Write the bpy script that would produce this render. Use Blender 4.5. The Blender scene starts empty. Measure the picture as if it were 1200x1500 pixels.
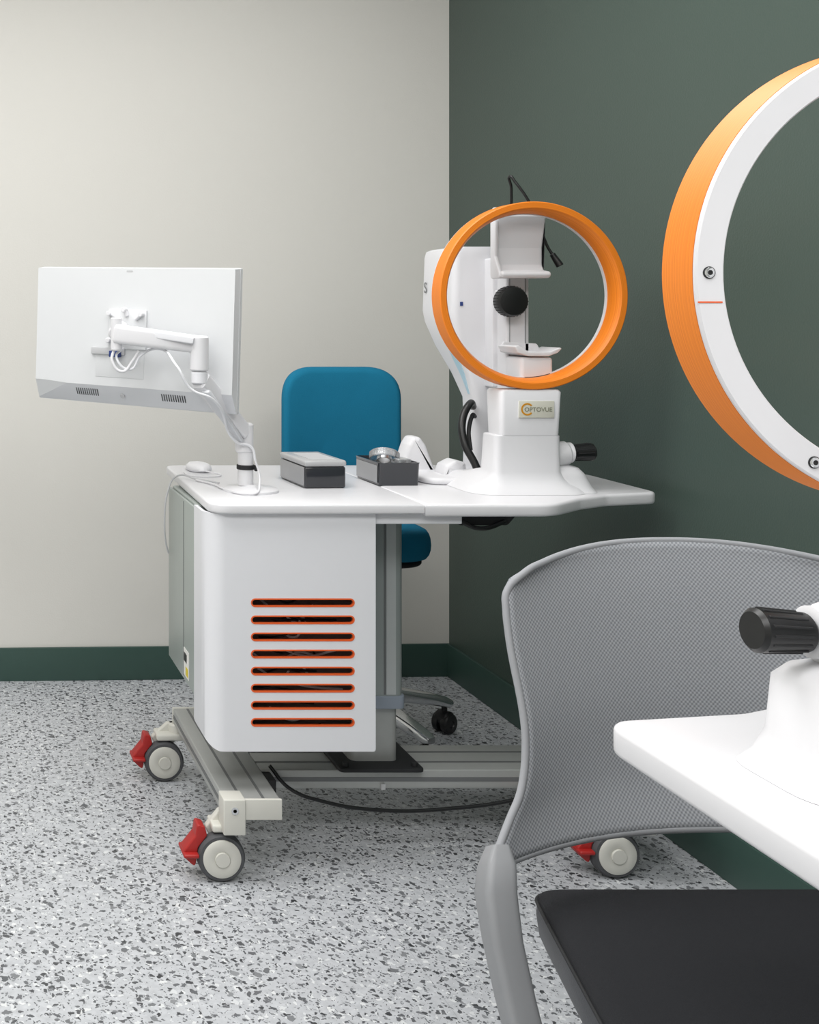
import bpy, bmesh, math, random
from mathutils import Vector, Matrix
random.seed(4)
S = bpy.context.scene
COL = S.collection
try:
    S.view_settings.view_transform = 'Standard'
    S.view_settings.look = 'None'
except Exception: pass

# ------------------------------------------------------------------ materials
def lin(h):
    h = h.lstrip('#'); o = []
    for i in (0, 2, 4):
        c = int(h[i:i+2], 16)/255
        o.append(c/12.92 if c <= .04045 else ((c+.055)/1.055)**2.4)
    return (*o, 1)

def newmat(name):
    m = bpy.data.materials.new(name); m.use_nodes = True
    nt = m.node_tree; b = nt.nodes['Principled BSDF']
    return m, nt, b

def mat(name, col, rough=.5, metal=0., var=.04, nscale=30., bump=.0, bscale=400., coat=0., spec=.5):
    m, nt, b = newmat(name); N = nt.nodes; L = nt.links
    c = lin(col)
    tc = N.new('ShaderNodeTexCoord')
    no = N.new('ShaderNodeTexNoise'); no.inputs['Scale'].default_value = nscale
    no.inputs['Detail'].default_value = 4
    L.new(tc.outputs['Object'], no.inputs['Vector'])
    mx = N.new('ShaderNodeMix'); mx.data_type = 'RGBA'
    mx.inputs[6].default_value = tuple(x*(1-var) for x in c[:3])+(1,)
    mx.inputs[7].default_value = tuple(min(1, x*(1+var)) for x in c[:3])+(1,)
    L.new(no.outputs['Fac'], mx.inputs[0]); L.new(mx.outputs[2], b.inputs['Base Color'])
    b.inputs['Roughness'].default_value = rough; b.inputs['Metallic'].default_value = metal
    b.inputs['Coat Weight'].default_value = coat
    b.inputs['Specular IOR Level'].default_value = spec
    if bump > 0:
        n2 = N.new('ShaderNodeTexNoise'); n2.inputs['Scale'].default_value = bscale
        L.new(tc.outputs['Object'], n2.inputs['Vector'])
        bp = N.new('ShaderNodeBump'); bp.inputs['Strength'].default_value = bump
        bp.inputs['Distance'].default_value = .002
        L.new(n2.outputs['Fac'], bp.inputs['Height']); L.new(bp.outputs['Normal'], b.inputs['Normal'])
    return m

def math_node(nt, op, a, b=None):
    n = nt.nodes.new('ShaderNodeMath'); n.operation = op
    for i, v in enumerate((a, b)):
        if v is None: continue
        if isinstance(v, (int, float)): n.inputs[i].default_value = v
        else: nt.links.new(v, n.inputs[i])
    return n.outputs[0]

def weave_mat(name, c1, c2, pitch, rough=.9, bump=.4, axes=('X', 'Z')):
    m, nt, b = newmat(name); N = nt.nodes; L = nt.links
    tc = N.new('ShaderNodeTexCoord'); sp = N.new('ShaderNodeSeparateXYZ')
    L.new(tc.outputs['Object'], sp.inputs[0])
    k = 2*math.pi/pitch
    s1 = math_node(nt, 'SINE', math_node(nt, 'MULTIPLY', sp.outputs[axes[0]], k))
    s2 = math_node(nt, 'SINE', math_node(nt, 'MULTIPLY', sp.outputs[axes[1]], k))
    p = math_node(nt, 'MULTIPLY', s1, s2)
    f = math_node(nt, 'MULTIPLY_ADD', p, .5); f.node.inputs[2].default_value = .5
    mx = N.new('ShaderNodeMix'); mx.data_type = 'RGBA'
    mx.inputs[6].default_value = lin(c1); mx.inputs[7].default_value = lin(c2)
    L.new(f, mx.inputs[0]); L.new(mx.outputs[2], b.inputs['Base Color'])
    bp = N.new('ShaderNodeBump'); bp.inputs['Strength'].default_value = bump; bp.inputs['Distance'].default_value = .0006
    L.new(f, bp.inputs['Height']); L.new(bp.outputs['Normal'], b.inputs['Normal'])
    b.inputs['Roughness'].default_value = rough
    b.inputs['Specular IOR Level'].default_value = .25
    return m

def terrazzo():
    m, nt, b = newmat('terrazzo_floor_mat'); N = nt.nodes; L = nt.links
    tc = N.new('ShaderNodeTexCoord')
    dn = N.new('ShaderNodeTexNoise'); dn.inputs['Scale'].default_value = 80; dn.inputs['Detail'].default_value = 3
    L.new(tc.outputs['Object'], dn.inputs['Vector'])
    sub = N.new('ShaderNodeVectorMath'); sub.operation = 'SUBTRACT'; sub.inputs[1].default_value = (.5, .5, .5)
    L.new(dn.outputs['Color'], sub.inputs[0])
    sc = N.new('ShaderNodeVectorMath'); sc.operation = 'SCALE'; sc.inputs['Scale'].default_value = .022
    L.new(sub.outputs[0], sc.inputs[0])
    ad = N.new('ShaderNodeVectorMath'); ad.operation = 'ADD'
    L.new(tc.outputs['Object'], ad.inputs[0]); L.new(sc.outputs[0], ad.inputs[1])
    bn = N.new('ShaderNodeTexNoise'); bn.inputs['Scale'].default_value = 55; bn.inputs['Detail'].default_value = 6
    L.new(tc.outputs['Object'], bn.inputs['Vector'])
    cr = N.new('ShaderNodeValToRGB')
    cr.color_ramp.elements[0].position = .3; cr.color_ramp.elements[0].color = lin('b1b4b8')
    cr.color_ramp.elements[1].position = .7; cr.color_ramp.elements[1].color = lin('c5c8cc')
    L.new(bn.outputs['Fac'], cr.inputs[0])
    cur = cr.outputs[0]
    def layer(cur, scale, thr, cA, cB, off, pw=2.4):
        mp = N.new('ShaderNodeMapping'); mp.inputs['Location'].default_value = off
        L.new(ad.outputs[0], mp.inputs[0])
        vo = N.new('ShaderNodeTexVoronoi'); vo.voronoi_dimensions = '2D'; vo.inputs['Scale'].default_value = scale
        L.new(mp.outputs[0], vo.inputs['Vector'])
        sp = N.new('ShaderNodeSeparateColor'); L.new(vo.outputs['Color'], sp.inputs[0])
        t = math_node(nt, 'MULTIPLY', math_node(nt, 'POWER', sp.outputs[0], pw), thr)
        k = math_node(nt, 'LESS_THAN', vo.outputs['Distance'], t)
        cm = N.new('ShaderNodeMix'); cm.data_type = 'RGBA'
        cm.inputs[6].default_value = lin(cA); cm.inputs[7].default_value = lin(cB)
        L.new(sp.outputs[1], cm.inputs[0])
        mx = N.new('ShaderNodeMix'); mx.data_type = 'RGBA'
        L.new(k, mx.inputs[0]); L.new(cur, mx.inputs[6]); L.new(cm.outputs[2], mx.inputs[7])
        return mx.outputs[2]
    cur = layer(cur, 60, .38, 'ced1d3', 'dadcdd', (3.1, 1.7, 0), 2.2)
    cur = layer(cur, 140, .46, '55585c', '85888c', (1.3, 5.2, 0), 2.8)
    cur = layer(cur, 78, .44, '35373a', '6b6d71', (0, 0, 0), 2.6)
    cur = layer(cur, 46, .36, '505357', '8d9093', (7.7, 2.2, 0), 3.0)
    br = N.new('ShaderNodeTexBrick'); br.offset = .5
    br.inputs['Scale'].default_value = 1; br.inputs['Mortar Size'].default_value = .0010
    br.inputs['Brick Width'].default_value = .9; br.inputs['Row Height'].default_value = .45
    br.inputs['Color1'].default_value = (1, 1, 1, 1); br.inputs['Color2'].default_value = (1, 1, 1, 1)
    br.inputs['Mortar'].default_value = (.85, .85, .85, 1)
    mp = N.new('ShaderNodeMapping'); mp.inputs['Rotation'].default_value = (0, 0, math.pi/2)
    L.new(tc.outputs['Object'], mp.inputs[0]); L.new(mp.outputs[0], br.inputs['Vector'])
    mm = N.new('ShaderNodeMix'); mm.data_type = 'RGBA'; mm.blend_type = 'MULTIPLY'; mm.inputs[0].default_value = 1
    L.new(cur, mm.inputs[6]); L.new(br.outputs['Color'], mm.inputs[7])
    L.new(mm.outputs[2], b.inputs['Base Color'])
    b.inputs['Roughness'].default_value = .42
    return m

def orange_layered():
    m, nt, b = newmat('orange_layered_mat'); N = nt.nodes; L = nt.links
    tc = N.new('ShaderNodeTexCoord'); sp = N.new('ShaderNodeSeparateXYZ'); L.new(tc.outputs['Object'], sp.inputs[0])
    r = math_node(nt, 'SQRT', math_node(nt, 'ADD', math_node(nt, 'POWER', sp.outputs['X'], 2.0), math_node(nt, 'POWER', sp.outputs['Z'], 2.0)))
    q = math_node(nt, 'ADD', r, sp.outputs['Y'])
    no = N.new('ShaderNodeTexNoise'); no.noise_dimensions = '1D'; no.inputs['Scale'].default_value = 700
    no.inputs['Detail'].default_value = 2
    L.new(q, no.inputs['W'])
    cr = N.new('ShaderNodeValToRGB')
    cr.color_ramp.elements[0].position = .25; cr.color_ramp.elements[0].color = lin('e0740f')
    cr.color_ramp.elements[1].position = .75; cr.color_ramp.elements[1].color = lin('f38d24')
    L.new(no.outputs['Fac'], cr.inputs[0]); L.new(cr.outputs[0], b.inputs['Base Color'])
    b.inputs['Roughness'].default_value = .45
    return m

M = {}
M['white'] = mat('white_plastic', 'dfdfe2', .38, var=.01)
M['whiteM'] = mat('white_metal_panel', 'e2e3e7', .42, var=.01)
M['whiteD'] = mat('white_desk_laminate', 'dedee1', .3, var=.01)
M['offw'] = mat('caster_offwhite', 'd2d1c9', .5, var=.03)
M['mon'] = mat('monitor_white', 'd8dadc', .4, var=.01)
M['monchin'] = mat('monitor_chin', 'd4d6da', .4, var=.01)
M['tyre'] = mat('tyre_grey', '4f5053', .7)
M['red'] = mat('red_pedal', 'a82320', .45)
M['orange'] = mat('orange_trim', 'e5632e', .45)
M['oring'] = orange_layered()
M['alu'] = mat('brushed_aluminium', 'b0b2b0', .42, .35, nscale=60)
M['alud'] = mat('groove_aluminium', '77797a', .5, .4)
M['colm'] = mat('column_aluminium', '9ea5a4', .4, .3)
M['coll'] = mat('column_light_strip', 'c4c8c8', .4, .3)
M['silver'] = mat('cabinet_silver', 'a2aaa6', .35, .15, nscale=8)
M['chrome'] = mat('chrome', 'e0e2e4', .16, .9)
M['black'] = mat('black_plastic', '131415', .35)
M['blackm'] = mat('black_matte', '1d1e20', .7)
M['dark'] = mat('cabinet_dark', '6a5a54', .8)
M['cable'] = mat('cable_grey', 'bfc0c2', .5)
M['greyf'] = mat('grey_frame', '8b8d90', .5)
M['greye'] = mat('grey_mesh_edge', '95979b', .8)
M['blue'] = mat('teal_fabric', '1b7799', .85, var=.12, nscale=500, bump=.6, bscale=900, spec=.2)
M['mesh'] = weave_mat('grey_mesh_fabric', '797c81', 'b2b5ba', .0060)
M['seat'] = mat('black_seat_fabric', '26272a', .9, var=.35, nscale=900, bump=.5, bscale=1200, spec=.2)
M['seatl'] = mat('black_vinyl', '383a3f', .42, bump=.2, bscale=500)
M['greenb'] = mat('baseboard_green', '364f48', .45, var=.03)
M['wallw'] = mat('wall_cream_paint', 'dbd9d3', .75, var=.012, nscale=3, bump=.15, bscale=220)
M['wallg'] = mat('wall_green_paint', '43524b', .42, var=.03, nscale=3, bump=.25, bscale=220)
M['ceil'] = mat('ceiling_paint', 'ecebe9', .9)
M['floor'] = terrazzo()
M['smoke'] = mat('smoked_plastic', '2c2e33', .15, coat=.5)
M['boxtop'] = mat('frosted_lid', 'b0b1b3', .25)
M['boxside'] = mat('frosted_side', '9c9da0', .3)
M['label'] = mat('label_plate', 'd4d3c6', .4)
M['gold'] = mat('label_gold', 'd0901c', .4)
M['gtext'] = mat('label_text', '7d7f6c', .5)
M['yellow'] = mat('sticker_yellow', 'd8c52c', .5)
M['stick'] = mat('sticker_white', 'e6e6e2', .5)
M['ltblue'] = mat('pale_blue_trim', 'b4d2e0', .4)
M['collar'] = mat('collar_blue_grey', '8f98a4', .4)
M['plug'] = mat('plug_blue', '2b3f7a', .5)
g, nt, b = newmat('clear_acrylic'); b.inputs['Base Color'].default_value = (.9, .92, .94, 1)
b.inputs['Transmission Weight'].default_value = .8; b.inputs['Roughness'].default_value = .08
M['clear'] = g

# ------------------------------------------------------------------ helpers
def fin(name, bm, m, parent=None, smooth=40):
    bmesh.ops.recalc_face_normals(bm, faces=bm.faces[:])
    me = bpy.data.meshes.new(name); bm.to_mesh(me); bm.free()
    o = bpy.data.objects.new(name, me); COL.objects.link(o)
    me.materials.append(m)
    if smooth:
        me.shade_smooth(); me.set_sharp_from_angle(angle=math.radians(smooth))
    if parent: o.parent = parent; o.matrix_parent_inverse = parent.matrix_world.inverted()
    return o

def root(name, loc=(0, 0, 0)):
    e = bpy.data.objects.new(name, None); e.empty_display_size = .1
    e.location = loc; COL.objects.link(e); bpy.context.view_layer.update()
    return e

def box(name, x0, x1, y0, y1, z0, z1, m, parent=None, bev=.0, seg=3, xf=None):
    bm = bmesh.new(); bmesh.ops.create_cube(bm, size=1)
    for v in bm.verts:
        v.co = Vector(((x0+x1)/2+v.co.x*(x1-x0), (y0+y1)/2+v.co.y*(y1-y0), (z0+z1)/2+v.co.z*(z1-z0)))
    if bev > 0: bmesh.ops.bevel(bm, geom=bm.edges[:], offset=bev, segments=seg, profile=.5, affect='EDGES')
    if xf: bmesh.ops.transform(bm, matrix=xf, verts=bm.verts[:])
    return fin(name, bm, m, parent)

def roundpoly(pts, rads, n=7):
    out = []; N = len(pts)
    for i in range(N):
        p = Vector(pts[i]); a = Vector(pts[i-1]); c = Vector(pts[(i+1) % N])
        r = rads[i] if isinstance(rads, (list, tuple)) else rads
        if r <= 1e-6: out.append(tuple(p)); continue
        d1 = (a-p).normalized(); d2 = (c-p).normalized()
        ang = d1.angle(d2); t = r/math.tan(ang/2)
        t = min(t, (a-p).length*.49, (c-p).length*.49)
        s = p+d1*t; e = p+d2*t
        for k in range(n+1):
            u = k/n; q = s*(1-u)**2+p*2*u*(1-u)+e*u*u
            out.append(tuple(q))
    return out

def prism(name, pts, lo, hi, m, parent=None, axis='Z', bev=0, seg=3, xf=None):
    bm = bmesh.new()
    def P(p, h):
        return {'Z': (p[0], p[1], h), 'Y': (p[0], h, p[1]), 'X': (h, p[0], p[1])}[axis]
    A = [bm.verts.new(P(p, lo)) for p in pts]; B = [bm.verts.new(P(p, hi)) for p in pts]
    f1 = bm.faces.new(A); f2 = bm.faces.new(B[::-1]); n = len(pts)
    for i in range(n): bm.faces.new((A[i], A[(i+1) % n], B[(i+1) % n], B[i]))
    bmesh.ops.recalc_face_normals(bm, faces=bm.faces[:])
    if bev > 0:
        es = list(set(list(f1.edges)+list(f2.edges)))
        bmesh.ops.bevel(bm, geom=es, offset=bev, segments=seg, profile=.5, affect='EDGES')
    if xf: bmesh.ops.transform(bm, matrix=xf, verts=bm.verts[:])
    return fin(name, bm, m, parent)

def loft(name, rings, m, parent=None, smooth=40, closed=False, xf=None):
    bm = bmesh.new(); R = [[bm.verts.new(p) for p in r] for r in rings]; n = len(R[0])
    rng = range(len(R)) if closed else range(len(R)-1)
    for j in rng:
        a = R[j]; c = R[(j+1) % len(R)]
        for i in range(n): bm.faces.new((a[i], a[(i+1) % n], c[(i+1) % n], c[i]))
    if not closed: bm.faces.new(R[0][::-1]); bm.faces.new(R[-1])
    if xf: bmesh.ops.transform(bm, matrix=xf, verts=bm.verts[:])
    return fin(name, bm, m, parent, smooth)

def rr(x0, x1, y0, y1, r, z=None, n=6):
    p = roundpoly([(x0, y0), (x1, y0), (x1, y1), (x0, y1)], r, n)
    return p if z is None else [(a, b_, z) for a, b_ in p]

def lathe(name, prof, center, axis, m, parent=None, seg=64, closed=False, smooth=40):
    ax = Vector(axis).normalized(); q = Vector((0, 0, 1)).rotation_difference(ax)
    rings = []
    for r, h in prof:
        rings.append([Vector(center)+q @ Vector((max(r, 1e-4)*math.cos(2*math.pi*i/seg), max(r, 1e-4)*math.sin(2*math.pi*i/seg), h)) for i in range(seg)])
    return loft(name, rings, m, parent, smooth, closed)

def rod(name, a, b_, r, m, parent=None, r2=None, seg=32):
    a = Vector(a); b_ = Vector(b_); L_ = (b_-a).length; r2 = r if r2 is None else r2
    e = min(r, r2, L_/2)*.2
    return lathe(name, [(r-e, 0), (r, e), (r2, L_-e), (r2-e, L_)], a, b_-a, m, parent, seg)

def tube(name, pts, r, m, parent=None, radii=None, flat=None):
    cu = bpy.data.curves.new(name+'_c', 'CURVE'); cu.dimensions = '3D'; cu.bevel_depth = r; cu.bevel_resolution = 5
    cu.use_fill_caps = True; cu.resolution_u = 10
    sp = cu.splines.new('BEZIER'); sp.bezier_points.add(len(pts)-1)
    for i, p in enumerate(pts):
        bp = sp.bezier_points[i]; bp.co = p; bp.handle_left_type = bp.handle_right_type = 'AUTO'
        if radii: bp.radius = radii[i]
    o = bpy.data.objects.new(name+'_tmp', cu); COL.objects.link(o); bpy.context.view_layer.update()
    me = bpy.data.meshes.new_from_object(o.evaluated_get(bpy.context.evaluated_depsgraph_get()))
    bpy.data.objects.remove(o); me.name = name
    ob = bpy.data.objects.new(name, me); COL.objects.link(ob)
    me.materials.clear(); me.materials.append(m); me.shade_smooth()
    if parent: ob.parent = parent; ob.matrix_parent_inverse = parent.matrix_world.inverted()
    return ob

def text_mesh(name, body, size, xf, m, parent):
    tx = bpy.data.curves.new('t', 'FONT'); tx.body = body; tx.size = size; tx.extrude = .0003
    to = bpy.data.objects.new('tt', tx); COL.objects.link(to); bpy.context.view_layer.update()
    me = bpy.data.meshes.new_from_object(to.evaluated_get(bpy.context.evaluated_depsgraph_get())); bpy.data.objects.remove(to)
    me.transform(xf)
    o = bpy.data.objects.new(name, me); COL.objects.link(o); me.materials.clear(); me.materials.append(m); o.parent = parent

def boolean(o, c, op='DIFFERENCE'):
    md = o.modifiers.new('b', 'BOOLEAN'); md.operation = op; md.object = c; md.solver = 'EXACT'
    bpy.context.view_layer.update()
    me = bpy.data.meshes.new_from_object(o.evaluated_get(bpy.context.evaluated_depsgraph_get()))
    o.modifiers.clear(); o.data = me; me.shade_smooth(); me.set_sharp_from_angle(angle=math.radians(35))
    bpy.data.objects.remove(c)

# ------------------------------------------------------------------ room
WX0, WX1 = -2.3, 1.7126
prism('floor', [(WX0-.1, -1.7), (WX1+.1, -1.7), (WX1+.1, 4.0), (WX0-.1, 4.0)], -.05, 0, M['floor'])
prism('ceiling', [(WX0-.1, -1.7), (WX1+.1, -1.7), (WX1+.1, 4.0), (WX0-.1, 4.0)], 2.75, 2.8, M['ceil'])
def ny(x): return 3.855+(x-WX1)*.0325
prism('wall_north', [(WX0, ny(WX0)), (WX1, ny(WX1)), (WX1, ny(WX1)+.08), (WX0, ny(WX0)+.08)], 0, 2.75, M['wallw'])
box('wall_east', WX1, WX1+.08, -1.6, 4.0, 0, 2.75, M['wallg'])
box('wall_west', WX0-.08, WX0, -1.6, 4.0, 0, 2.75, M['wallw'])
box('wall_south', WX0-.08, WX1+.08, -1.7, -1.6, 0, 2.75, M['wallw'])
t = .010
prism('baseboard_north', [(WX0, ny(WX0)-t), (WX1-t, ny(WX1)-t), (WX1-t, ny(WX1)), (WX0, ny(WX0))], 0, .112, M['greenb'], bev=.002)
prism('baseboard_east', [(WX1-t, -1.6), (WX1, -1.6), (WX1, ny(WX1)), (WX1-t, ny(WX1))], 0, .112, M['greenb'], bev=.002)
box('baseboard_west', WX0, WX0+t, -1.6, 3.7, 0, .112, M['greenb'])
box('baseboard_south', WX0+t, WX1-t, -1.6, -1.6+t, 0, .112, M['greenb'])

def panel_light(x, y, w, h, e):
    r = root('ceiling_light', (x, y, 2.74))
    for nm, a in (('frame_a', (x-w/2-.02, x-w/2, y-h/2-.02, y+h/2+.02)), ('frame_b', (x+w/2, x+w/2+.02, y-h/2-.02, y+h/2+.02)),
                  ('frame_c', (x-w/2, x+w/2, y-h/2-.02, y-h/2)), ('frame_d', (x-w/2, x+w/2, y+h/2, y+h/2+.02))):
        box(nm, *a, 2.73, 2.75, M['white'], r)
    ld = bpy.data.lights.new('light_panel', 'AREA'); ld.shape = 'RECTANGLE'; ld.size = w; ld.size_y = h; ld.energy = e
    ld.color = (1, .992, .982)
    lo = bpy.data.objects.new('lamp', ld); lo.location = (x, y, 2.735); COL.objects.link(lo)
    lo.parent = r; lo.matrix_parent_inverse = r.matrix_world.inverted()
panel_light(-.4, 2.2, 1.6, 1.2, 40)
panel_light(-.9, .2, 1.6, 1.2, 42)
panel_light(.9, .2, 1.2, 1.2, 30)
panel_light(.95, 2.3, .8, 1.2, 17)

# ------------------------------------------------------------------ caster
def caster(r, nm, x, y, side=-1, R=.052, fx=None, zt=.146, pedal=True):
    fx = x if fx is None else fx
    w = .03
    lathe(nm+'_tyre', [(R-.012, -w/2), (R-.004, -w/2), (R, -w/2+.006), (R, w/2-.006), (R-.004, w/2), (R-.012, w/2)], (x, y, R), (0, 1, 0), M['tyre'], r, 56)
    for k, s in (('f', -1), ('b', 1)):
        lathe(nm+'_disc_'+k, [(.0415, 0), (.0415, .004), (.038, .006), (.018, .0065), (.0165, .0055), (.0155, .010), (.0, .0105)], (x, y+s*(w/2-.002), R), (0, s, 0), M['offw'], r, 48)
    pts = [(x-.03, 2*R+.004), (x-.012, R+.02), (x+.012, R+.015), (x+.026, 2*R-.02), (fx+.024, zt), (fx-.024, zt)]
    prism(nm+'_fork', roundpoly(pts, .006, 3), y+w/2+.001, y+w/2+.018, M['offw'], r, 'Y', bev=.003)
    rod(nm+'_stem', (fx, y+.02, 2*R+.004), (fx, y+.02, zt), .022, M['offw'], r)
    box(nm+'_bridge', min(x, fx)-.02, max(x, fx)+.02, y-.012, y+.045, 2*R+.003, 2*R+.02, M['offw'], r, .005)
    if pedal:
        pp = [(x-.035, 2*R+.014), (x-.052, 2*R+.020), (x-.056, 2*R-.006), (x-.083, R+.012), (x-.078, R-.004), (x-.056, R-.024), (x-.050, R+.02), (x-.030, 2*R-.006)]
        prism(nm+'_brake_pedal', roundpoly(pp, .006, 3), y-.006, y+.032, M['red'], r, 'Y', bev=.003)
        box(nm+'_brake_tab', x-.084, x-.05, y-.020, y+.045, R+.002, R+.011, M['red'], r, .004)

# ------------------------------------------------------------------ main instrument table
T = root('instrument_table', (1.05, 2.75, 0))
def extr(nm, x0, x1, y0, y1, z0, z1, along):
    box(nm, x0, x1, y0, y1, z0, z1, M['alu'], T, .003)
    if along == 'Y':
        w = (x1-x0)
        for i, f in enumerate((.3, .7)):
            box(nm+'_slot_%d' % i, x0+w*f-.003, x0+w*f+.003, y0+.004, y1-.004, z1-.001, z1+.0008, M['alud'], T)
        box(nm+'_sideslot', x0-.0008, x0+.001, y0+.004, y1-.004, (z0+z1)/2-.005, (z0+z1)/2+.005, M['alud'], T)
    else:
        w = (y1-y0)
        for i, f in enumerate((.3, .7)):
            box(nm+'_slot_%d' % i, x0, x1, y0+w*f-.004, y0+w*f+.004, z1-.001, z1+.0008, M['alud'], T)
        box(nm+'_sideslot', x0, x1, y0-.0008, y0+.001, (z0+z1)/2-.005, (z0+z1)/2+.005, M['alud'], T)
extr('foot_beam_a', .60, .722, 2.45, 3.01, .146, .187, 'Y')
extr('foot_beam_b', 1.49, 1.61, 2.45, 2.90, .146, .187, 'Y')
extr('cross_beam', .722, 1.49, 2.61, 2.76, .142, .186, 'X')
for i, x0 in enumerate((.598, 1.488)):
    box('foot_cap_%d' % i, x0, x0+.126, 2.444, 2.452, .144, .189, M['offw'], T, .002)
    box('foot_cap_block_%d' % i, x0-.002, x0+.046, 2.44, 2.49, .112, .190, M['offw'], T, .003)
    lathe('cap_screw_%d' % i, [(.008, 0), (.008, .003), (.004, .003), (.004, .001)], (x0+.022, 2.441, .166), (0, -1, 0), M['chrome'], T, 24)
    box('foot_backcap_%d' % i, x0, x0+.126, (3.008, 2.898)[i], (3.016, 2.906)[i], .144, .189, M['offw'], T, .002)
caster(T, 'caster_1', .597, 2.475, fx=.622)
caster(T, 'caster_2', .572, 3.00, fx=.61)
caster(T, 'caster_3', 1.470, 2.49, fx=1.505)
caster(T, 'caster_4', 1.55, 2.87, fx=1.56)
box('beam_inner_bracket', .722, .745, 2.56, 2.61, .146, .182, M['blackm'], T, .003)
prism('column_base_plate', rr(.90, 1.095, 2.59, 2.78, .012), .187, .196, M['blackm'], T, bev=.002)
for i, (bx, by) in enumerate(((.918, 2.606), (1.077, 2.606), (.918, 2.764), (1.077, 2.764))):
    rod('base_bolt_%d' % i, (bx, by, .196), (bx, by, .206), .007, M['blackm'], T, seg=16)
prism('column_lower', rr(.940, 1.052, 2.635, 2.735, .02), .196, .40, M['alu'], T)
prism('column_collar', rr(.932, 1.066, 2.622, 2.750, .02), .322, .352, M['collar'], T, bev=.002)
prism('column_upper', rr(.936, 1.062, 2.625, 2.745, .022), .352, .795, M['colm'], T)
box('column_front_strip', 1.020, 1.042, 2.6242, 2.6255, .355, .77, M['coll'], T)
box('column_front_groove', 1.014, 1.019, 2.6245, 2.6255, .355, .77, M['alud'], T)
zt, zb = .825, .803
left = roundpoly([(.574, 2.47), (1.044, 2.47), (1.044, 3.10), (.594, 3.10)], [.05, 0, 0, .04])
prism('desktop_left', left, zb, zt, M['whiteD'], T, bev=.005)
right = roundpoly([(1.0455, 2.47), (1.33, 2.47), (1.43, 2.55), (1.52, 2.60), (1.662, 2.635), (1.662, 2.93), (1.50, 3.06), (1.35, 3.10), (1.0455, 3.10)],
                  [0, .10, .08, .08, .035, .06, .08, .05, 0])
prism('desktop_right', right, zb-.006, zt, M['whiteD'], T, bev=.007)
box('desktop_edge_rail', .90, 1.135, 2.49, 2.60, .778, .8025, M['whiteM'], T, .002)
box('support_frame', .70, 1.40, 2.62, 2.76, .772, .797, M['whiteM'], T, .003)
prism('cable_tray', roundpoly([(1.13, .796), (1.30, .796), (1.27, .762), (1.16, .762)], .012, 4), 2.56, 2.70, M['blackm'], T, 'Y')
tube('tray_cable', [(1.16, 2.56, .772), (1.2, 2.55, .757), (1.26, 2.56, .77), (1.30, 2.6, .785)], .005, M['black'], T)
prof = []
for k in range(13):
    a = math.pi+(math.pi/2)*k/12
    prof.append((.566+.045+.045*math.cos(a), 2.485+.045+.045*math.sin(a)))
outer = [(.566, 2.60)]+prof+[(.942, 2.485)]
inner = [(.942, 2.493), (.611, 2.493)]
for k in range(1, 12):
    a = 1.5*math.pi-(math.pi/2)*k/12
    inner.append((.611+.037*math.cos(a), 2.53+.037*math.sin(a)))
inner += [(.574, 2.53), (.574, 2.60)]
panel = prism('front_panel', outer+inner, .277, .802, M['whiteM'], T)
cut = prism('c', roundpoly([(.50, .277), (.942, .277), (.942, .81), (.50, .81)], [0, .006, 0, 0]), 2.4, 2.7, M['whiteM'], None, 'Y')
boolean(panel, cut, 'INTERSECT')
cr_ = [(.50, .20), (.62, .20), (.62, .2771)]
for k in range(9):
    a = 1.5*math.pi-(math.pi/2)*k/8
    cr_.append((.611+.047*math.cos(a), .322+.047*math.sin(a)))
cr_ += [(.50, .322)]
cut = prism('c', cr_, 2.4, 2.7, M['whiteM'], None, 'Y'); boolean(panel, cut)
def caps(cx, cz, w, h, n=10):
    r = h/2; o = []
    for k in range(n+1):
        a = -math.pi/2+math.pi*k/n; o.append((cx+w/2-r+r*math.cos(a), cz+r*math.sin(a)))
    for k in range(n+1):
        a = math.pi/2+math.pi*k/n; o.append((cx-w/2+r+r*math.cos(a), cz+r*math.sin(a)))
    return o
for i in range(8):
    cz = .6055-i*.0377
    c = prism('c', caps(.781, cz, .229, .019), 2.45, 2.52, M['whiteM'], None, 'Y'); boolean(panel, c)
    A = caps(.781, cz, .2292, .0192); B = caps(.781, cz, .223, .0130)
    loft('slot_trim_%d' % (i+1), [[(x, 2.4842, z) for x, z in A], [(x, 2.492, z) for x, z in A],
         [(x, 2.492, z) for x, z in B], [(x, 2.4842, z) for x, z in B]], M['orange'], T, closed=True)
box('panel_side_cover', .60, .93, 2.600, 2.601, .30, .80, M['dark'], T)
box('cabinet_inner_floor', .60, .93, 2.50, 2.60, .29, .30, M['dark'], T)
box('cabinet_body', .576, .93, 2.602, 2.90, .365, .80, M['silver'], T, .004)
box('cabinet_side_sheet', .5675, .5745, 2.602, 2.905, .362, .795, M['silver'], T, .001)
box('cabinet_side_front', .5685, .5745, 2.575, 2.601, .345, .795, M['silver'], T, .001)
box('cabinet_side_seam', .5665, .568, 2.72, 2.7215, .37, .79, M['alud'], T)
box('panel_right_return', .932, .942, 2.493, 2.60, .29, .80, M['whiteM'], T)
for i in range(20):
    zc = .33+.0155*i+random.uniform(-.008, .008); xa = random.uniform(.67, .74); xb = random.uniform(.80, .89)
    tube('inner_cable_%d' % i, [(xa, 2.55, zc), (xa+.04, 2.515, zc+random.uniform(-.03, .03)), ((xa+xb)/2+.02, 2.52, zc+random.uniform(-.03, .03)), (xb, 2.53, zc+random.uniform(-.02, .02))],
         .0026, M['cable'] if i % 2 else M['black'], T)
box('sticker', .5662, .5674, 2.66, 2.715, .375, .44, M['stick'], T)
box('sticker_yellow_mark', .5655, .5663, 2.665, 2.69, .38, .40, M['yellow'], T)
box('sticker_black_mark', .5655, .5663, 2.68, 2.71, .41, .43, M['black'], T)
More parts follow.
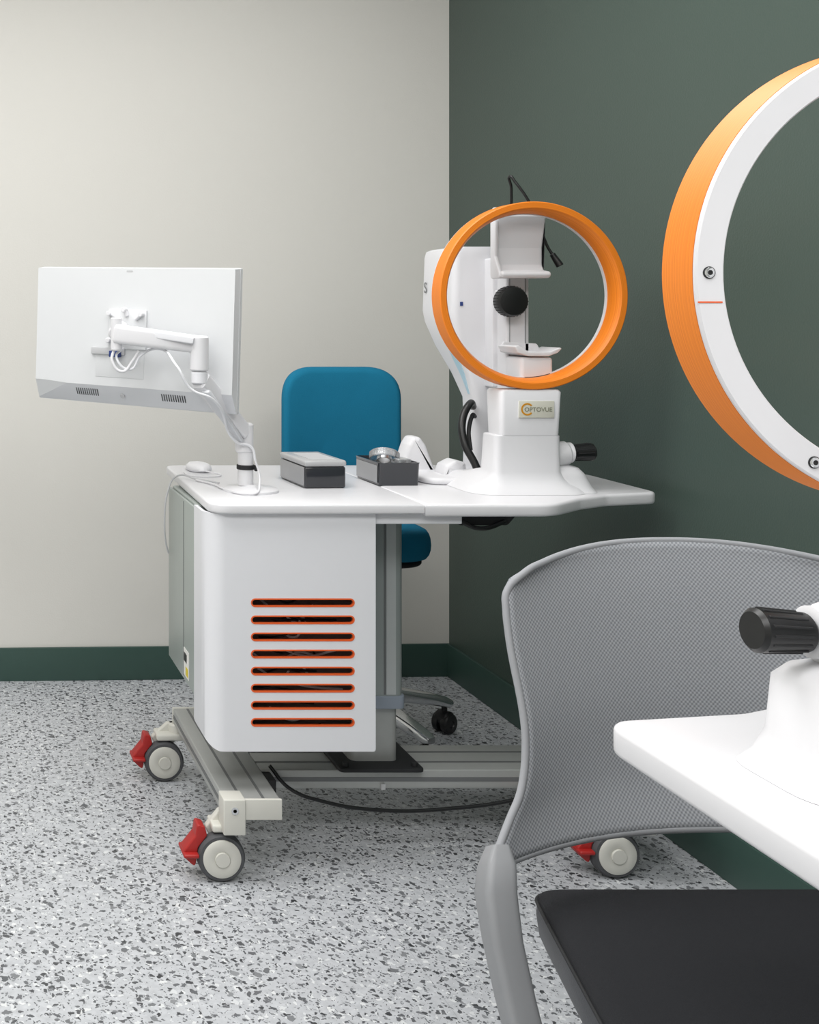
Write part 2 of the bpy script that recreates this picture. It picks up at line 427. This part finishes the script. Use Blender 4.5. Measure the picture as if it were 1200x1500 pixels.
tube('floor_cable', [(.74, 2.60, .20), (.78, 2.585, .155), (.86, 2.58, .125), (1.0, 2.58, .105), (1.15, 2.585, .107), (1.3, 2.59, .125), (1.40, 2.60, .15)], .0042, M['black'], T)
box('cable_clip', 1.0, 1.01, 2.604, 2.6095, .142, .155, M['cable'], T)
tube('side_cable', [(.66, 2.75, .829), (.62, 2.80, .830), (.575, 2.86, .827), (.556, 2.86, .79), (.548, 2.86, .72), (.553, 2.87, .66), (.562, 2.88, .63)], .0022, M['cable'], T)

# ------------------------------------------------------------------ eye scanner
def scanner(loc, rot, jz, jx, z0):
    D = root('eye_scanner', (0, 0, 0))
    cz = 1.285
    def zz(z): return z if z > .877 else z0+(z-.8205)*(.877-z0)/(.877-.8205)
    secs = [(.8205, -.150, .125, -.030, .32, .06), (.830, -.140, .118, -.022, .315, .06), (.842, -.118, .098, -.010, .28, .05), (.856, -.100, .080, -.002, .16, .03),
            (.874, -.090, .068, .002, .085, .018), (.9575, -.087, .066, .003, .078, .016), (.959, -.084, .063, .005, .076, .016)]
    loft('base', [rr(a, b_, c, d, r, zz(z)) for z, a, b_, c, d, r in secs], M['white'], D, 50)
    secs = [(.959, -.076, .062, .003, .072, .012), (1.060, -.079, .066, .0, .074, .012), (1.066, -.075, .062, .004, .070, .012)]
    loft('label_block', [rr(a, b_, c, d, r, z) for z, a, b_, c, d, r in secs], M['white'], D, 50)
    box('label_plate', -.036, .046, -.0015, .002, 1.001, 1.040, M['label'], D, .0005)
    arc = []
    for rad in (.0145, .0108):
        seq = range(25) if rad > .012 else range(24, -1, -1)
        for k in seq:
            a = math.radians(40+280*k/24); arc.append((-.017+rad*math.cos(a), 1.0205+rad*math.sin(a)))
    prism('label_arc', arc, -.0021, -.0014, M['gold'], D, 'Y')
    text_mesh('label_text', 'OPTOVUE', .0145, Matrix.Translation((-.024, -.0020, 1.0155)) @ Matrix.Rotation(math.pi/2, 4, 'X') @ Matrix.Scale(.98, 4), M['gtext'], D)
    Ro, Ri = .219, .1925
    seg = 160
    def ring(nm, prof, m):
        rings = [[Vector((r*math.cos(2*math.pi*i/seg), y, r*math.sin(2*math.pi*i/seg))) for i in range(seg)] for r, y in prof]
        ob = loft(nm, rings, m, D, 30, closed=True)
        ob.location = (0, 0, cz); return ob
    ring('ring_orange', [(Ro-.002, 0), (Ro, .002), (Ro, .046), (Ri+.006, .046), (Ri+.0015, .044), (Ri+.0015, .020), (Ri+.010, .002), (Ri+.012, 0)], M['oring'])
    ring('ring_white_face', [(Ri+.0012, .040), (Ri+.0012, .046), (Ro-.0005, .0462), (Ro-.0005, .0490), (Ro-.002, .0505), (Ri+.001, .0505), (Ri-.0005, .049), (Ri-.0005, .040)], M['white'])
    for i, ang in enumerate((0, 122, 180, 302)):
        a = math.radians(ang); R = .2063
        p = (R*math.cos(a), .0505, cz+R*math.sin(a))
        lathe('ring_screw_%d' % i, [(.0048, 0), (.0048, .0015), (.0038, .002), (.0024, .002), (.0024, .0008), (0, .0008)], p, (0, 1, 0), M['chrome'], D, 24)
        lathe('ring_screw_rim_%d' % i, [(.0048, 0), (.0057, 0), (.0057, .0006), (.0048, .0006)], p, (0, 1, 0), M['blackm'], D, 24, closed=True)
        lathe('ring_screw_socket_%d' % i, [(.0024, 0), (.0024, .0011), (0, .0011)], p, (0, 1, 0), M['black'], D, 12)
    box('ring_mark', .194, .2165, .0503, .0509, cz-.028, cz-.0265, M['orange'], D)
    # head body
    XL = [(.83, -.05), (.94, -.045), (1.03, -.045), (1.09, -.060), (1.16, -.085), (1.22, -.099), (1.25, -.101), (1.39, -.096), (1.405, -.093), (1.41, -.083)]
    YB = [.27, .27, .28, .31, .35, .38, .39, .39, .386, .375]
    XR = [.03, .03, .03, .035, .035, .035, .035, .035, .031, .02]
    loft('head_body', [rr(x, xr, .20, yb, .018, z) for (z, x), yb, xr in zip(XL, YB, XR)], M['white'], D, 50)
    def xl(z):
        for i in range(len(XL)-1):
            if z <= XL[i+1][0]:
                f = (z-XL[i][0])/(XL[i+1][0]-XL[i][0]); return XL[i][1]*(1-f)+XL[i+1][1]*f
    rings = []
    for z, d in ((1.04, .006), (1.07, .014), (1.09, .022), (1.13, .034), (1.16, .040), (1.19, .030), (1.22, .01)):
        x = xl(z); rings.append([(x-.0022, .222, z), (x+.004, .222, z), (x+.004, .222+d, z), (x-.0022, .222+d, z)])
    loft('blue_side_trim', rings, M['ltblue'], D)
    text_mesh('side_text', 'S', .040, Matrix.Translation((-.1016, .368, 1.297)) @ Matrix.Rotation(-math.pi/2, 4, 'Z') @ Matrix.Rotation(math.pi/2, 4, 'X'), M['alud'], D)
    box('side_mark', -.082, -.075, .198, .201, 1.262, 1.272, M['plug'], D)
    prism('chin_column', rr(-.008, .046, .115, .165, .006), 1.05, 1.40, M['white'], D)
    box('column_rear_web', -.02, .035, .16, .205, 1.06, 1.38, M['white'], D, .004)
    for i, x in enumerate((-.0005, .037)):
        box('column_seam_%d' % i, x, x+.0012, .1142, .1155, 1.07, 1.33, M['alud'], D)
    box('column_side_strip', .0385, .0452, .1140, .1155, 1.07, 1.33, M['cable'], D)
    pf = [(.100, 1.500), (.100, 1.335), (.085, 1.327), (.052, 1.327), (.045, 1.335), (.050, 1.343), (.078, 1.347), (.087, 1.36), (.087, 1.40), (.078, 1.44), (.070, 1.475), (.075, 1.495)]
    prism('forehead_rest', roundpoly(pf, .006, 4), -.052, .066, M['white'], D, 'X', bev=.006, seg=4)
    prism('forehead_rest_cheek', roundpoly([(.048, 1.326), (.100, 1.326), (.100, 1.485), (.072, 1.47), (.078, 1.38)], .010, 5), -.055, -.046, M['white'], D, 'X', bev=.003)
    box('forehead_bracket', -.02, .045, .100, .165, 1.36, 1.45, M['white'], D, .006)
    lathe('adjust_knob', [(.034, 0), (.0365, .003), (.0365, .026), (.033, .033), (.020, .036), (0, .0365)], (-.010, .105, 1.272), (-.0, -1, 0), M['black'], D, 48)
    for k in range(30):
        a = 2*math.pi*k/30
        rod('knob_grip_%d' % k, (-.010+.0362*math.cos(a), .101, 1.272+.0362*math.sin(a)), (-.010+.0362*math.cos(a), .079, 1.272+.0362*math.sin(a)), .0014, M['blackm'], D, seg=8)
    box('knob_mount', -.035, .015, .10, .125, 1.25, 1.30, M['white'], D, .006)
    box('chin_block', -.010, .066, .04, .12, 1.067, 1.140, M['white'], D, .008)
    cup = [(-.028, 1.166), (-.020, 1.150), (.005, 1.142), (.052, 1.142), (.074, 1.150), (.084, 1.160), (.080, 1.163), (.055, 1.153), (.005, 1.153), (-.018, 1.168)]
    prism('chin_cup', roundpoly(cup, .003, 3), .035, .12, M['white'], D, 'Y', bev=.002)
    prism('chin_cup_back', roundpoly([(-.026, 1.148), (.078, 1.148), (.066, 1.170), (-.016, 1.175)], .008, 4), .114, .120, M['white'], D, 'Y', bev=.002)
    tube('fixation_lamp_arm', [(.03, .20, 1.39), (.033, .18, 1.47), (.026, .16, 1.555), (.018, .15, 1.580), (.026, .14, 1.565), (.055, .13, 1.515), (.080, .125, 1.45), (.095, .12, 1.405), (.108, .115, 1.38)],
         .0034, M['black'], D)
    rod('fixation_lamp_head', (.104, .117, 1.388), (.120, .110, 1.358), .0065, M['black'], D, r2=.009, seg=20)
    # joystick
    rod('joystick_housing', (.045, .045, jz-.008), (jx-.008, .045, jz), .032, M['white'], D, r2=.028)
    lathe('joystick_collar', [(.022, 0), (.024, .003), (.024, .007), (.018, .009)], (jx-.009, .045, jz), (1, 0, .03), M['white'], D, 40)
    rod('joystick_knob', (jx, .045, jz), (jx+.052, .045, jz+.002), .018, M['black'], D, r2=.0205)
    for k in range(14):
        a = 2*math.pi*k/14
        rod('joystick_rib_%d' % k, (jx+.008, .045+.0182*math.cos(a), jz+.0182*math.sin(a)), (jx+.045, .045+.0200*math.cos(a), jz+.002+.0200*math.sin(a)), .0014, M['blackm'], D, seg=8)
    tp = jz-.028
    secs = [(z0, .03, .158, -.010, .125, .045), (z0+.013, .03, .148, .000, .115, .04), (z0+.035, .03, .138, .006, .108, .036), (tp-.018, .03, .134, .008, .105, .036), (tp-.006, .03, .124, .016, .098, .034), (tp, .03, .106, .028, .088, .028)]
    loft('joystick_foot', [rr(a, b_, c, d, r, z) for z, a, b_, c, d, r in secs], M['white'], D, 60)
    fin_p = [(-.215, z0), (-.105, z0), (-.115, .85), (-.135, .905), (-.15, .925), (-.170, .925), (-.182, .905), (-.20, .85)]
    prism('hand_rest', roundpoly(fin_p, .012, 5), .27, .33, M['white'], D, 'Y', bev=.012)
    prism('base_wing', rr(-.20, .03, .12, .36, .05), z0, .842, M['white'], D, bev=.007)
    prism('base_lobe', roundpoly([(-.135, .835), (-.07, .835), (-.075, .872), (-.10, .878), (-.125, .865)], .01, 4), .18, .24, M['white'], D, 'Y', bev=.01)
    pts = [(-.050, .20, 1.01), (-.070, .17, 1.020), (-.098, .15, .985), (-.104, .13, .93), (-.085, .11, .875), (-.078, .10, .845)]
    tube('umbilical_cable', pts, .009, M['black'], D)
    tube('umbilical_cable_2', [(-.045, .20, .985), (-.065, .17, .99), (-.083, .15, .955), (-.088, .13, .91)], .005, M['blackm'], D)
    bpy.context.view_layer.update()
    D.location = loc; D.rotation_euler = (0, 0, rot)
    return D
scanner((1.362, 2.62, 0), 0, .914, .111, .8255)
scanner((.907, 1.0885, 0), math.pi, .952, .111, .8200)

# ------------------------------------------------------------------ second instrument table
T2 = root('instrument_table', (1.1, .95, 0)); T2.name = 'instrument_table.001'
o2 = roundpoly([(.690, .35), (1.60, .35), (1.60, 1.24), (.93, 1.24), (.85, 1.208), (.690, 1.185)], [.03, .05, .05, .06, .06, .03])
prism('desktop', o2, .787, .8195, M['whiteD'], T2, bev=.007)
prism('column', rr(1.15, 1.27, .72, .84, .02), .196, .787, M['colm'], T2)
prism('column_base_plate', rr(1.11, 1.31, .69, .87, .012), .187, .196, M['blackm'], T2)
box('cross_beam', .90, 1.50, .71, .85, .146, .187, M['alu'], T2, .003)
box('foot_beam_a', .82, .90, .45, 1.00, .146, .187, M['alu'], T2, .003)
box('foot_beam_b', 1.50, 1.60, .45, 1.00, .146, .187, M['alu'], T2, .003)
for i, (x, y) in enumerate(((.86, .5), (.86, .93), (1.56, .5), (1.56, .93))):
    caster(T2, 'caster_%d' % i, x, y)

# ------------------------------------------------------------------ monitor + arm
MO = root('computer_monitor', (.449, 2.725, .82))
u = Vector((.808, -.588, 0)).normalized(); n = Vector((-.588, -.808, 0)).normalized()
base = Matrix(((u.x, n.x, 0, .449), (u.y, n.y, 0, 2.725), (0, 0, 1, 1.187), (0, 0, 0, 1)))
X = base @ Matrix.Rotation(math.radians(1.65), 4, Vector((0, 1, 0)))
hw, hh = .2635, .1675
def mrect(x0, x1, z0, z1, y, r): return [(a, y, b_) for a, b_ in roundpoly([(x0, z0), (x1, z0), (x1, z1), (x0, z1)], r, 4)]
loft('bezel', [mrect(-hw, hw, -hh, hh, -.012, .004), mrect(-hw, hw, -hh, hh, 0, .004)], M['mon'], MO, 30, xf=X)
loft('screen', [mrect(-hw+.008, hw-.008, -hh+.018, hh-.008, -.0135, .001), mrect(-hw+.008, hw-.008, -hh+.018, hh-.008, -.012, .001)], M['smoke'], MO, 30, xf=X)
loft('rear_shell', [mrect(-hw+.001, hw-.001, -hh+.050, hh-.001, 0, .002), mrect(-hw+.003, hw-.003, -hh+.050, hh-.003, .0255, .002)], M['mon'], MO, 30, xf=X)
def poly(nm, P, F, m):
    bm = bmesh.new(); vs = [bm.verts.new(X @ Vector(p)) for p in P]
    for f in F: bm.faces.new([vs[i] for i in f])
    return fin(nm, bm, m, MO, 20)
pA = (-hw+.001, .0028, -hh+.004); pB = (-hw+.095, .0256, -hh+.046); pC = (-hw+.003, .0256, -hh+.052)
pD = (hw-.001, .001, -hh+.001); pE = (hw-.003, .0256, -hh+.046); pF = (hw-.003, .0256, -hh+.052)
pG = (-hw+.001, 0, -hh+.001); pH = (-hw+.001, 0, -hh+.052); pI = (hw-.001, 0, -hh+.052)
poly('rear_shell_lower', [pA, pB, pC, pE, pF, pG, pH, pD, pI], [(0, 1, 2), (1, 3, 4, 2), (0, 2, 6, 5), (3, 7, 8, 4)], M['mon'])
poly('chin', [pA, pD, pE, pB, pG], [(0, 1, 2, 3), (0, 4, 1)], M['monchin'])
def chin_pt(x, tt): return Vector((x, .001+.0246*tt+.0010, -hh+.001+.045*tt-.0005))
for sx in (-.145, .085):
    for k in range(11):
        x = sx+k*.0058
        a = chin_pt(x, .40); b2 = chin_pt(x, .78)
        bm = bmesh.new(); q = [a+Vector((-.0011, 0, 0)), a+Vector((.0011, 0, 0)), b2+Vector((.0011, 0, 0)), b2+Vector((-.0011, 0, 0))]
        bm.faces.new([bm.verts.new(X @ v) for v in q]); fin('vent', bm, M['blackm'], MO, 0)
lathe('chin_button', [(.006, 0), (.006, .002), (0, .002)], X @ chin_pt(-.02, .5), X.to_3x3() @ Vector((0, .877, -.48)), M['cable'], MO, 24)
box('top_logo', -.012, .004, .0250, .0260, hh-.012, hh-.008, M['cable'], MO, xf=X)
box('port_recess', -.09, .04, .024, .0263, -.10, -.03, M['mon'], MO, .0005, xf=X)
box('port_strip', -.10, -.01, .0262, .032, -.045, -.028, M['cable'], MO, .001, xf=X)
box('video_plug', -.045, -.018, .030, .044, -.05, -.035, M['plug'], MO, .001, xf=X)
box('vesa_plate', -.055, .045, .0257, .030, -.03, .065, M['mon'], MO, .001, xf=X)
for i, (a, c) in enumerate(((-.05, .055), (-.01, .065), (.035, .055), (-.05, -.01))):
    rod('vesa_screw_%d' % i, X @ Vector((a, .03, c)), X @ Vector((a, .045, c)), .006, M['white'], MO, seg=16)
    rod('vesa_lug_%d' % i, X @ Vector((a*.5, .032, c*.6+.01)), X @ Vector((a, .034, c)), .005, M['white'], MO, seg=12)
A0 = Vector((.389, 2.615, 1.192)); EL = Vector((.566, 2.545, 1.165))
MP = X @ Vector((-.02, .03, .02))
rod('tilt_head', MP, A0+Vector((.0, .012, .005)), .018, M['white'], MO)
rod('mount_hinge', A0+Vector((0, 0, -.035)), A0+Vector((0, 0, .042)), .013, M['white'], MO)
def armloft(nm, a, b_, w0, h0, w1, h1, m, up=Vector((0, 0, 1))):
    d = (b_-a).normalized(); s = d.cross(up).normalized(); t_ = s.cross(d).normalized()
    def rg(c, w_, h_, k=1): return [c+s*(x*k)+t_*(y*k) for x, y in rr(-w_/2, w_/2, -h_/2, h_/2, min(w_, h_)*.32, None, 5)]
    return loft(nm, [rg(a-d*.004, w0, h0, .8), rg(a, w0, h0), rg(b_, w1, h1), rg(b_+d*.004, w1, h1, .8)], m, MO, 40)
armloft('upper_arm', A0+Vector((.0, 0, .004)), EL+Vector((0, 0, .008)), .034, .046, .032, .040, M['white'])
armloft('upper_arm_cover', A0+Vector((.03, -.016, .012)), EL+Vector((-.02, -.016, .018)), .010, .018, .010, .016, M['whiteM'])
rod('elbow_joint', EL+Vector((0, 0, -.052)), EL+Vector((0, 0, .028)), .021, M['white'], MO)
rod('elbow_cap', EL+Vector((0, 0, -.080)), EL+Vector((0, 0, -.053)), .0185, M['whiteM'], MO)
B0 = Vector((.570, 2.548, 1.092)); B1 = Vector((.692, 2.650, .965))
armloft('lower_arm', B0, B1, .036, .042, .034, .038, M['white'])
armloft('lower_arm_cover', B0+Vector((.01, -.012, -.026)), B1+Vector((-.010, -.014, -.020)), .022, .010, .018, .010, M['monchin'])
rod('shoulder_joint', (.697, 2.657, .915), (.697, 2.657, .985), .021, M['white'], MO)
rod('post', (.700, 2.657, .836), (.700, 2.657, .92), .018, M['white'], MO)
rod('post_ring', (.700, 2.657, .876), (.700, 2.657, .887), .0205, M['blackm'], MO)
box('ring_lever', .716, .722, 2.632, 2.643, .874, .888, M['blackm'], MO, .002)
lathe('arm_base', [(.064, 0), (.064, .005), (.060, .008), (.026, .012), (.022, .016), (0, .016)], (.712, 2.657, .8252), (0, 0, 1), M['white'], MO, 56)
tube('arm_cable', [A0+Vector((-.005, 0, -.03)), A0+Vector((-.01, -.005, -.06)), A0+Vector((.012, -.01, -.083)), A0+Vector((.035, -.012, -.06)), A0+Vector((.05, -.016, -.035))], .0035, M['white'], MO)
tube('arm_cable_2', [A0+Vector((.02, .02, -.03)), A0+Vector((.0, 0, -.05)), A0+Vector((.03, -.01, -.078)), A0+Vector((.055, -.015, -.045)), A0+Vector((.09, -.02, -.03)), EL+Vector((-.055, -.022, -.04)), EL+Vector((-.025, -.026, -.09)), B0+Vector((.02, -.026, -.040)), B1+Vector((-.02, -.026, -.022)), Vector((.708, 2.632, .93)), Vector((.716, 2.632, .90))], .0030, M['whiteM'], MO)
tube('arm_cable_3', [(.716, 2.632, .90), (.724, 2.628, .87), (.720, 2.61, .845), (.708, 2.590, .831), (.680, 2.59, .829), (.655, 2.64, .829), (.640, 2.74, .829), (.615, 2.80, .829)], .0026, M['white'], MO)

ms = root('computer_mouse', (.655, 2.985, .82))
rings = []
for z, k in ((.8205, .90), (.826, 1.0), (.833, .95), (.839, .75), (.842, .4)):
    rings.append([(.66+.033*k*math.cos(t_)+.004, 2.995+.055*k*math.sin(t_), z+.005) for t_ in [2*math.pi*i/32 for i in range(32)]])
loft('mouse_body', rings, M['white'], ms, 60)
tube('mouse_cable', [(.67, 2.94, .831), (.70, 2.90, .828), (.66, 2.86, .828), (.62, 2.88, .828), (.615, 2.95, .828)], .0018, M['white'], ms)

# ------------------------------------------------------------------ boxes on the desk
def rotz(cx, cy, a): return Matrix.Translation((cx, cy, .005)) @ Matrix.Rotation(a, 4, 'Z') @ Matrix.Translation((-cx, -cy, 0))
b1 = root('tissue_box', (.895, 2.76, .82)); xf = rotz(.895, 2.76, math.radians(3))
box('body', .846, .946, 2.69, 2.86, .8203, .872, M['smoke'], b1, .005, xf=xf)
box('lid', .844, .948, 2.688, 2.862, .872, .887, M['boxtop'], b1, .006, xf=xf)
box('side_panel', .8445, .8465, 2.695, 2.855, .826, .870, M['boxside'], b1, .0005, xf=xf)
box('lid_label', .866, .930, 2.70, 2.83, .887, .8878, M['cable'], b1, xf=xf)
b2 = root('storage_tray', (1.09, 2.80, .82)); xf = rotz(1.09, 2.80, math.radians(2))
ro = lambda z, e: rr(1.040-e, 1.141+e, 2.73-e, 2.875+e, .008, z)
loft('tray', [ro(.8203, -.002), ro(.872, 0), ro(.876, .001), ro(.876, -.003), ro(.828, -.006)], M['smoke'], b2, 40, xf=xf)
box('tray_side_panel', 1.0385, 1.0400, 2.74, 2.865, .826, .868, M['boxside'], b2, .0004, xf=xf)
box('tray_paper', 1.046, 1.135, 2.738, 2.867, .8285, .860, M['blackm'], b2, .003, xf=xf)
lathe('tape_roll', [(.018, -.010), (.034, -.010), (.036, -.008), (.036, .008), (.034, .010), (.018, .010)], (1.083, 2.80, .886), (.25, .6, 1), M['clear'], b2, 40, closed=True)
lathe('tape_core', [(.014, -.009), (.018, -.009), (.018, .009), (.014, .009)], (1.083, 2.80, .886), (.25, .6, 1), M['cable'], b2, 32, closed=True)
box('paper_note', 1.095, 1.13, 2.75, 2.80, .861, .882, M['clear'], b2, .004, xf=xf)

# ------------------------------------------------------------------ blue office chair
BC = root('office_chair', (1.19, 3.32, 0))
def pad(nm, cx, cy, cz_, w_, d_, h_, m, par, axis='Y', crn=.09, curve=.0, tb=.02):
    crs = crn if isinstance(crn, (list, tuple)) else [crn]*4
    o = roundpoly([(-w_/2, -h_/2), (w_/2, -h_/2), (w_/2, h_/2), (-w_/2, h_/2)], crs, 12)
    rings = []
    K = 8
    for k in range(-2, K+3):
        if k < 0: s = s2 = (.35, .75)[k+2]*(1-tb/(w_/2)); yy = -d_/2-(.004, .002)[k+2]
        elif k > K: s = s2 = (.75, .35)[k-K-1]*(1-tb/(w_/2)); yy = d_/2+(.002, .004)[k-K-1]
        else:
            a = math.pi*k/K; s = 1-tb/(w_/2)*(1-math.sin(a)); s2 = 1-tb/(h_/2)*(1-math.sin(a)); yy = -math.cos(a)*d_/2
        ring = []
        for x, z in o:
            bend = curve*(x*s/(w_/2))**2
            ring.append((cx+x*s, cy+yy-bend, cz_+z*s2) if axis == 'Y' else (cx+x*s, cy+z*s2, cz_+yy))
        rings.append(ring)
    return loft(nm, rings, m, par, 70)
pad('backrest', 1.214, 3.52, .905, .366, .055, .340, M['blue'], BC, crn=[.06, .06, .10, .10], curve=.035)
pad('backrest_shell', 1.214, 3.552, .905, .34, .02, .30, M['blackm'], BC, crn=.07, curve=.035, tb=.01)
pad('seat', 1.160, 3.30, .595, .40, .080, .42, M['blue'], BC, axis='Z', crn=.12, tb=.016)
pad('seat_pan', 1.160, 3.30, .543, .36, .02, .36, M['blackm'], BC, axis='Z', crn=.10, tb=.01)
prism('back_bar', roundpoly([(3.34, .515), (3.585, .50), (3.60, .53), (3.585, .90), (3.565, .90), (3.572, .545), (3.34, .535)], .012, 4), 1.17, 1.225, M['blackm'], BC, 'X', bev=.004)
rod('gas_lift', (1.19, 3.32, .12), (1.19, 3.32, .53), .018, M['chrome'], BC)
rod('gas_sleeve', (1.19, 3.32, .10), (1.19, 3.32, .30), .027, M['blackm'], BC)
rod('hub', (1.19, 3.32, .075), (1.19, 3.32, .145), .038, M['chrome'], BC)
for k in range(5):
    a = math.radians(4-72*k); d = Vector((math.cos(a), math.sin(a), 0)); s = Vector((-d.y, d.x, 0)); h = Vector((1.19, 3.32, 0))
    rg = []
    for t_, ww, z0, z1 in ((.02, .028, .105, .145), (.12, .026, .100, .138), (.24, .022, .085, .115), (.290, .020, .076, .102), (.302, .013, .080, .096)):
        c = h+d*t_
        rg.append([c+s*x+Vector((0, 0, z)) for x, z in rr(-ww, ww, z0, z1, .010, None, 4)])
    loft('base_leg_%d' % k, rg, M['chrome'], BC, 50)
    c = h+d*.28; ca = math.radians(-60); wd = Vector((math.cos(ca), math.sin(ca), 0))
    for q in (-1, 1):
        lathe('castor_%d_%d' % (k, q), [(.012, -.009), (.028, -.009), (.030, -.006), (.030, .006), (.026, .010), (.012, .011), (.010, .008), (0, .008)], c+wd*(.015*q)+Vector((0, 0, .030)), wd*q, M['black'], BC, 32)
    rod('castor_stem_%d' % k, c+Vector((0, 0, .03)), c+Vector((0, 0, .085)), .008, M['blackm'], BC, seg=12)
    rod('castor_hood_%d' % k, c+Vector((0, 0, .040))-wd*.020, c+Vector((0, 0, .040))+wd*.020, .0255, M['black'], BC, seg=24)

# ------------------------------------------------------------------ grey mesh side chair
CX = 1.07
GC = root('mesh_back_chair', (CX, 1.4, 0))
def cr_interp(tab, v):
    n_ = len(tab)
    i = 0
    while i < n_-2 and v > tab[i+1][0]: i += 1
    x0, y0 = tab[i]; x1, y1 = tab[i+1]; h = x1-x0; t_ = (v-x0)/h
    m0 = (y1-tab[i-1][1])/(x1-tab[i-1][0]) if i > 0 else (y1-y0)/h
    m1 = (tab[i+2][1]-y0)/(tab[i+2][0]-x0) if i < n_-2 else (y1-y0)/h
    return (2*t_**3-3*t_**2+1)*y0+(t_**3-2*t_**2+t_)*h*m0+(-2*t_**3+3*t_**2)*y1+(t_**3-t_**2)*h*m1
HW = [(0, .368), (.10, .338), (.22, .304), (.36, .288), (.50, .284), (.72, .287), (.88, .284), (.95, .276), (.985, .264), (1.0, .250)]
YC = [(0, 1.565), (.2, 1.60), (.5, 1.625), (.8, 1.655), (1, 1.68)]
def back_pt(uu, v, off=0):
    hw_ = cr_interp(HW, v); x = CX+uu*hw_
    y = cr_interp(YC, v)-.075*abs(uu)**2.2-(.03*(1-v)**2*abs(uu)**2)
    z = .530+.346*v+.031*v**3*(1-abs(uu)**2.2)-.006*(1-v)**4*abs(uu)**3
    return Vector((x, y+off, z))
NU, NV = 48, 40
bm = bmesh.new()
g0 = [[bm.verts.new(back_pt(-1+2*i/NU, j/NV)) for i in range(NU+1)] for j in range(NV+1)]
for j in range(NV):
    for i in range(NU): bm.faces.new((g0[j][i], g0[j][i+1], g0[j+1][i+1], g0[j+1][i]))
bk = fin('mesh_backrest', bm, M['mesh'], GC, 80)
md = bk.modifiers.new('sol', 'SOLIDIFY'); md.thickness = .009; md.offset = 0
edge = [back_pt(-1, v/14, 0) for v in range(15)]+[back_pt(-1+2*k/12, 1) for k in range(1, 12)]+[back_pt(1, 1-v/14, 0) for v in range(15)]
tube('backrest_edge_frame', edge, .0050, M['greye'], GC)
tube('backrest_lower_edge', [back_pt(-1+2*k/14, 0) for k in range(15)], .005, M['greye'], GC)
def ribbon(nm, pts, wx, wy, m):
    rg = []
    for i, p in enumerate(pts):
        p = Vector(p); a = Vector(pts[max(i-1, 0)]); c = Vector(pts[min(i+1, len(pts)-1)])
        d = (c-a).normalized(); s = Vector((1, 0, 0)); t_ = d.cross(s).normalized()
        rg.append([p+s*x+t_*y for x, y in rr(-wx[i]/2, wx[i]/2, -wy[i]/2, wy[i]/2, min(wx[i], wy[i])*.25, None, 5)])
    return loft(nm, rg, m, GC, 60)
for sgn, nm in ((-1, 'l'), (1, 'r')):
    X_ = lambda x: CX+sgn*x
    ribbon('side_frame_'+nm, [(X_(.350), 1.478, .548), (X_(.357), 1.466, .528), (X_(.366), 1.450, .500), (X_(.367), 1.43, .45), (X_(.363), 1.405, .39), (X_(.357), 1.37, .32), (X_(.35), 1.32, .22), (X_(.345), 1.25, .10), (X_(.345), 1.24, .075)],
           [.022, .038, .042, .040, .040, .038, .034, .03, .03], [.03, .045, .046, .042, .040, .04, .036, .03, .03], M['greyf'])
    ribbon('rear_leg_'+nm, [(X_(.358), 1.38, .34), (X_(.355), 1.46, .28), (X_(.35), 1.58, .17), (X_(.35), 1.66, .075)], [.03, .03, .03, .028], [.03]*4, M['greyf'])
    for yy in (1.24, 1.66):
        rod('leg_castor_%s_%d' % (nm, int(yy*100)), (X_(.325), yy, .03), (X_(.365), yy, .03), .03, M['black'], GC)
        rod('leg_stem_%s_%d' % (nm, int(yy*100)), (X_(.345), yy, .055), (X_(.345), yy, .085), .012, M['blackm'], GC)
rod('seat_crossbar_front', (CX-.35, 1.30, .19), (CX+.35, 1.30, .19), .012, M['greyf'], GC)
rod('seat_post_l', (CX-.2, 1.30, .19), (CX-.2, 1.30, .40), .012, M['greyf'], GC)
rod('seat_post_r', (CX+.2, 1.30, .19), (CX+.2, 1.30, .40), .012, M['greyf'], GC)
so = roundpoly([(CX-.392, 1.06), (CX+.392, 1.06), (CX+.278, 1.53), (CX-.278, 1.53)], [.10, .10, .035, .035], 10)
cc = Vector((CX, 1.29))
def srow(e, z):
    return [(cc.x+(x-cc.x)*(1-e/.33), cc.y+(y-cc.y)*(1-e/.24), z) for x, y in so]
loft('seat_side', [srow(.022, .392), srow(.010, .398), srow(.003, .415), srow(0, .440), srow(.001, .457)], M['seatl'], GC, 60)
loft('seat_cushion', [srow(.004, .450), srow(.001, .458), srow(.004, .465), srow(.012, .470), srow(.035, .473), srow(.09, .476), srow(.16, .477), srow(.21, .477)], M['seat'], GC, 60)
tube('seat_piping', [Vector(p) for p in srow(.0005, .458)[::2]]+[Vector(srow(.0005, .458)[0])], .0022, M['blackm'], GC)

# ------------------------------------------------------------------ world + camera
wd = bpy.data.worlds.new('world'); S.world = wd; wd.use_nodes = True
wd.node_tree.nodes['Background'].inputs[0].default_value = (.8, .85, .9, 1); wd.node_tree.nodes['Background'].inputs[1].default_value = .3
cam = bpy.data.cameras.new('camera'); co = bpy.data.objects.new('camera', cam); COL.objects.link(co)
co.location = (0, 0, 1.25); co.rotation_euler = (math.pi/2, 0, 0)
cam.sensor_fit = 'VERTICAL'; cam.sensor_height = 36; cam.sensor_width = 28.8; cam.lens = 36*1650/1500
cam.shift_x = .45; cam.shift_y = -.1967; cam.clip_start = .05
S.camera = co
